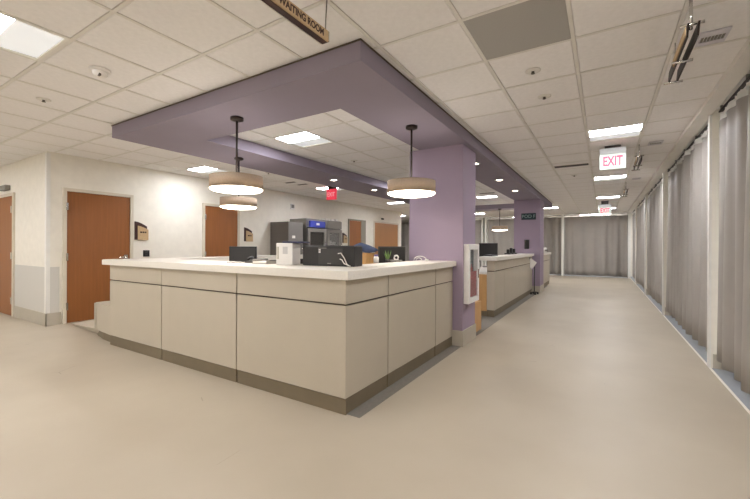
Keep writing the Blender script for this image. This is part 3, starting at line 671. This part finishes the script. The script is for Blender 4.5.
# ------------------------------------------------------------------ lamps
def troffer(i, j, label):
    x0, x1, y0, y1 = cell(i, j); g = .012
    t = thing('ceiling_lamp', label, 'ceiling light', ((x0+x1)/2, (y0+y1)/2, CZ), 'square recessed ceiling lights')
    z0, z1 = CZ-.001, CZ+.02; w = .018
    a, b, c, d = x0+g, x1-g, y0+g, y1-g
    obj('frame', MB().box(a, a+w, c, d, z0, z1).box(b-w, b, c, d, z0, z1).box(a+w, b-w, c, c+w, z0, z1).box(a+w, b-w, d-w, d, z0, z1), mGuard, t)
    ym = c+.52*(d-c)
    obj('lens', B(a+w, b-w, c+w, ym, CZ+.004, CZ+.02), mLensW if i in (-11, -10) and j > 0 else mLens, t)
    obj('glowing_reflector', MB().add([(a+w, ym, CZ+.004), (b-w, ym, CZ+.004), (b-w, d-w, CZ+.012), (a+w, d-w, CZ+.012), (a+w, ym, CZ+.02), (b-w, ym, CZ+.02), (b-w, d-w, CZ+.02), (a+w, d-w, CZ+.02)],
        [(0, 3, 2, 1), (4, 5, 6, 7), (0, 1, 5, 4), (1, 2, 6, 5), (2, 3, 7, 6), (3, 0, 4, 7)]), mDim, t)
LL = {(0, 4): 'square corridor light nearest, just in front of the first exit sign', (0, 10): 'second square corridor light, beyond the exit sign', (0, 16): 'third square corridor light, close to the far exit sign', (0, 22): 'farthest square corridor light before the far curtain',
      (0, -2): 'square corridor light above the camera', (0, -8): 'square corridor light behind the camera', (-6, -4): 'square ceiling light cut by the top left picture corner', (-6, 1): 'square ceiling light inside the purple soffit ring',
      (-6, 7): 'square light deeper inside the soffit ring, hidden by the purple beam', (-11, 2): 'square light left of the soffit above the drum pendants', (-10, 7): 'square light behind the left exit sign', (-10, 13): 'far square light near the wide brown door',
      (-5, 13): 'square light over the second desk', (-3, 20): 'square light beyond the farthest desk',
      (-11, -4): 'unseen square light added over the cross corridor left of the camera', (-16, -4): 'unseen square light added at the far left end of the cross corridor', (-10, 19): 'square light before the far curtains, behind the left wall end',
      (-14, 21): 'square light in the far left recess', (-8, 22): 'square light before the far curtain left of the double posts', (-1, -9): 'unseen square light added at the back wall, right of the camera',
      (-6, -9): 'unseen square light added at the back wall, second from the right', (-11, -9): 'unseen square light added at the back wall, third from the right', (-16, -9): 'unseen square light added at the back wall, leftmost'}  # out-of-view left and back-wall lights are added for flatter room light
for n, (i, j) in enumerate(LC): troffer(i, j, LL[(i, j)])
# unseen lamps added inside the bays to bounce light onto the ceiling
for n, y in enumerate((-.3, 3.3, 7.0, 10.6, 14.1, 17.2)):
    t = thing('added_bay_lamp', 'unseen square lamp added inside the bay, curtain '+bays[n][0], 'ceiling light', (2.4, y, 2.72), 'added lamps inside the bays')
    obj('housing', MB().box(2.1, 2.13, y-.3, y+.3, 2.715, 2.744).box(2.67, 2.7, y-.3, y+.3, 2.715, 2.744).box(2.13, 2.67, y-.3, y-.27, 2.715, 2.744).box(2.13, 2.67, y+.27, y+.3, 2.715, 2.744), mGuard, t)
    obj('lens', B(2.13, 2.67, y-.27, y+.27, 2.725, 2.744), mat('added_bay_lens', 'FFFFFF', .5, emit='F7F9FF', estr=LENS_E*.6), t)
def pendant(x, y, label):
    t = thing('drum_pendant', label, 'pendant light', (x, y, 1.82), 'tan drum pendants')
    obj('canopy', MB().lathe([(0, 2.59), (.065, 2.59), (.065, 2.565), (.03, 2.55), (0, 2.55)], x, y, 24), mBronze, t)
    obj('rod', MB().tube([(x, y, 2.56), (x, y, 1.99)], .011, 10), mBronze, t)
    sh = obj('shade', MB().lathe([(.259, 1.858), (.262, 1.856), (.262, 1.985), (.255, 1.985), (.255, 1.858), (.259, 1.858)], x, y, 48), mShade, t)
    obj('added_uplight_disc', MB().lathe([(0, 1.95), (.25, 1.95), (.25, 1.94), (0, 1.94)], x, y, 48), mUp, t)  # unseen glowing disc added to light the ceiling and soffit above
    obj('diffuser', MB().lathe([(.257, 1.862), (.257, 1.852), (.235, 1.838), (.18, 1.83), (.1, 1.826), (0, 1.825)], x, y, 48), mPend, sh)
pendant(-3.205, 2.49, 'largest-looking tan drum pendant over the left half of the desk')
pendant(-4.65, 3.65, 'tan drum pendant hanging behind and below the left one')
pendant(-1.785, 3.65, 'tan drum pendant in front of the first purple column')
pendant(-3.05, 13.2, 'small distant drum pendant seen between the purple columns')
for x, y, l in [(-1.73, 5.8, 'first'), (-1.74, 7.47, 'second'), (-1.75, 9.08, 'third'), (-4.56, 5.83, 'left beam, nearer'), (-4.55, 7.35, 'left beam, farther'), (-4.55, 8.9, 'left beam, third'), (-4.55, 10.5, 'left beam, fourth')]:
    nm = ('small round downlight under the right soffit beam, '+l+' beyond the column') if 'beam' not in l else 'small round downlight under the purple '+l+' one'
    t = thing('soffit_downlight', nm, 'downlight', (x, y, ZS), 'round soffit downlights')
    obj('trim_ring', MB().lathe([(.055, ZS-.001), (.085, ZS-.001), (.085, ZS-.008), (.06, ZS-.01), (.055, ZS-.001)], x, y, 24), mGuard, t)
    obj('lens', MB().lathe([(0, ZS-.004), (.056, ZS-.004), (.056, ZS-.002), (0, ZS-.002)], x, y, 24), mDown, t)

# ------------------------------------------------------------------ ceiling devices
def detector(x, y, label, r=.07, white=True, z=CZ):
    t = thing('smoke_detector', label, 'detector', (x, y, z))
    obj('base', MB().lathe([(0, z-.001), (r, z-.001), (r, z-.014), (r*.9, z-.018), (0, z-.018)], x, y, 24), mWhite, t)
    obj('dome', MB().lathe([(r*.72, z-.018), (r*.7, z-.045), (r*.45, z-.06), (0, z-.063)], x, y, 24), mWhite, t)
    obj('vent_slot', MB().box(x+.2*r, x+.62*r, y-.35*r, y-.15*r, z-.064, z-.045), mSteelD, t)
detector(-3.58, 1.425, 'round white smoke detector on the ceiling near the top left light', .075)
def sprinkler(x, y, label, z=CZ):
    t = thing('sprinkler_head', label, 'sprinkler', (x, y, z), 'recessed ceiling sprinklers')
    obj('escutcheon', MB().lathe([(0, z-.001), (.06, z-.001), (.06, z-.005), (.035, z-.01), (0, z-.01)], x, y, 24), mTee, t)
    obj('head', MB().lathe([(0, z-.01), (.012, z-.01), (.009, z-.022), (.016, z-.024), (.016, z-.027), (0, z-.027)], x, y, 16), mSteelD, t)
sprinkler(-4.80, 1.42, 'sprinkler head on the left ceiling beyond the smoke detector')
sprinkler(-.5, 3.30, 'sprinkler head just beyond the grey ceiling panel')
sprinkler(-.49, 3.92, 'second sprinkler head beyond the grey ceiling panel')
sprinkler(-.5, 8.55, 'sprinkler head past the dark slot diffuser')
sprinkler(-3.63, 5.2, 'sprinkler head inside the purple soffit ring')
sprinkler(-5.72, 5.2, 'sprinkler head left of the soffit near the drum pendants')
def slot(x0, x1, y0, y1, label):
    t = thing('slot_diffuser', label, 'vent', ((x0+x1)/2, (y0+y1)/2, CZ), 'dark ceiling slot diffusers')
    obj('frame', MB().box(x0-.02, x1+.02, y0-.02, y0, CZ-.006, CZ-.0025).box(x0-.02, x1+.02, y1, y1+.02, CZ-.006, CZ-.0025).box(x0-.02, x0, y0, y1, CZ-.006, CZ-.0025).box(x1, x1+.02, y0, y1, CZ-.006, CZ-.0025), mTee, t)
    obj('slot', B(x0, x1, y0, y1, CZ-.004, CZ-.0025), mBlack, t)
    obj('vane', B(x0, x1, (y0+y1)/2-.006, (y0+y1)/2+.006, CZ-.009, CZ-.004), mGrey, t)
slot(-.76, -.22, 7.42, 7.6, 'dark slot diffuser in the corridor ceiling left of the exit sign')
slot(-6.3, -6.0, 6.2, 6.3, 'dark slot diffuser left of the soffit, nearer of two')
slot(-6.25, -5.95, 6.55, 6.65, 'dark slot diffuser left of the soffit, farther of two')
slot(-5.6, -5.3, 8.3, 8.42, 'dark slot diffuser right of the left exit sign')
slot(-2.9, -2.5, 10.15, 10.28, 'dark slot diffuser over the second desk')
def grille(x, y, label):
    t = thing('ceiling_grille', label, 'grille', (x, y, CZ), 'small white corridor grilles')
    w, d = .08, .10
    obj('frame', MB().box(x-w, x+w, y-d, y-d*.35, CZ-.014, CZ-.0025).box(x-w, x+w, y+d*.45, y+d, CZ-.014, CZ-.0025).box(x-w, x-w*.82, y-d*.35, y+d*.45, CZ-.014, CZ-.0025).box(x+w*.82, x+w, y-d*.35, y+d*.45, CZ-.014, CZ-.0025), mat('lavender_white_metal', 'D4D0D6', .5), t)
    for k in range(7): 
        xx = x-w*.7+k*w*.233
        obj('slat', B(xx-.003, xx+.009, y-d*.35, y+d*.45, CZ-.010, CZ-.0025), mSteelP, t)
grille(.64, 3.40, 'small white slotted grille on the ceiling right of the near hanging sign')
grille(.62, 6.45, 'small white slotted grille on the ceiling right of the first exit sign')
grille(.60, 9.6, 'small white slotted grille farther along the right of the corridor ceiling')

# ------------------------------------------------------------------ hanging signs
# TO WAITING ROOM: along y, plane x=-1.4
t = thing('hanging_sign', 'hanging wooden sign reading TO WAITING ROOM at the top of the picture', 'sign', (-1.42, 1.3, 2.5))
obj('wood_face', B(-1.41, -1.400, .83, 1.735, 2.500, 2.562), mSign, t)
obj('dark_core', B(-1.448, -1.41, .83, 1.73, 2.497, 2.56), mSignD, t)
obj('edge_strip', B(-1.453, -1.448, .83, 1.725, 2.493, 2.56), mWhite, t)
text('lettering', 'TO WAITING ROOM', .054, mInk, t, (-1.3995, 1.69, 2.530), (0, 1, 0), (0, 0, 1), .0008, 'RIGHT', bold=.0015, squeeze=.86)
for y in (.9, 1.71): obj('hanger_wire', MB().tube([(-1.405, y, 2.56), (-1.402, y+.008, CZ-.003)], .004, 6), mSteel, t)
obj('end_bracket', B(-1.45, -1.397, 1.731, 1.739, 2.5, 2.56), mChrome, t)
def blade(x, y, label, s=1.0, board=(.19)):
    """double board sign hung along the corridor on a chrome rod"""
    t = thing('hanging_sign', label, 'sign', (x, y, 2.45), 'narrow hanging signs along the corridor')
    for dx in (-.022, .026):
        obj('board', MB().prism_x([(y+.02, 2.565), (y+.72, 2.565), (y+.78, 2.50), (y+.06, 2.50)], x+dx-.005, x+dx+.005), mBronze, t)
    obj('wood_face', B(x-.033, x-.027, y+.06, y+.5, 2.512, 2.56), mSign, t)
    for yy, zz in ((y+.06, 2.572), (y+.38, 2.492), (y+.74, 2.492)):
        obj('bracket', MB().tube([(x-.055, yy, zz), (x+.055, yy, zz)], .009, 8), mChrome, t)
    obj('rod', MB().tube([(x, y+.1, 2.56), (x, y+.1, CZ-.003)], .009, 8), mChrome, t)
    obj('rod', MB().tube([(x, y+.65, 2.56), (x, y+.65, CZ-.003)], .004, 8), mChrome, t)
    return t
blade(.435, 2.72, 'narrow double-board sign hung edge-on at the top right, nearest one')
blade(.435, 6.35, 'narrow double-board sign hung edge-on right of the first exit sign')
blade(.435, 9.9, 'narrow double-board sign hung edge-on farther along the corridor')
def exit_sign(x, y, label, edge_lit=True, w=.32, zt=2.70):
    t = thing('exit_sign', label, 'exit sign', (x, y, zt-.3), 'exit signs')
    obj('canopy', B(x-.1, x+.1, y-.02, y+.08, zt+.005, CZ-.003, bev=.004), mBronze, t)
    if edge_lit:
        obj('housing', B(x-w/2, x+w/2, y-.03, y+.03, zt-.075, zt+.005, bev=.004), mat('grey_exit_housing', 'B9B9B7', .5), t)
        pn = obj('panel', B(x-w/2, x+w/2, y-.005, y+.005, zt-.295, zt-.075), mExitP, t)
        text('lettering', 'EXIT', .19, mExitR, pn, (x, y-.006, zt-.185), (1, 0, 0), (0, 0, 1), .001, bold=.006, squeeze=.62)
    else:
        obj('housing', B(x-w/2, x+w/2, y-.02, y+.03, zt-.25, zt+.005, bev=.004), mExitB, t)
        text('lettering', 'EXIT', .15, mExitL, t, (x, y-.021, zt-.13), (1, 0, 0), (0, 0, 1), .001, squeeze=.75)
    return t
exit_sign(.115, 6.33, 'edge-lit EXIT sign with red letters, nearest in the corridor')
exit_sign(.05, 13.8, 'small distant EXIT sign before the far curtain', w=.34, zt=2.62)
exit_sign(-5.66, 7.15, 'glowing red EXIT sign left of the soffit above the refrigerators', False, w=.28, zt=2.66)
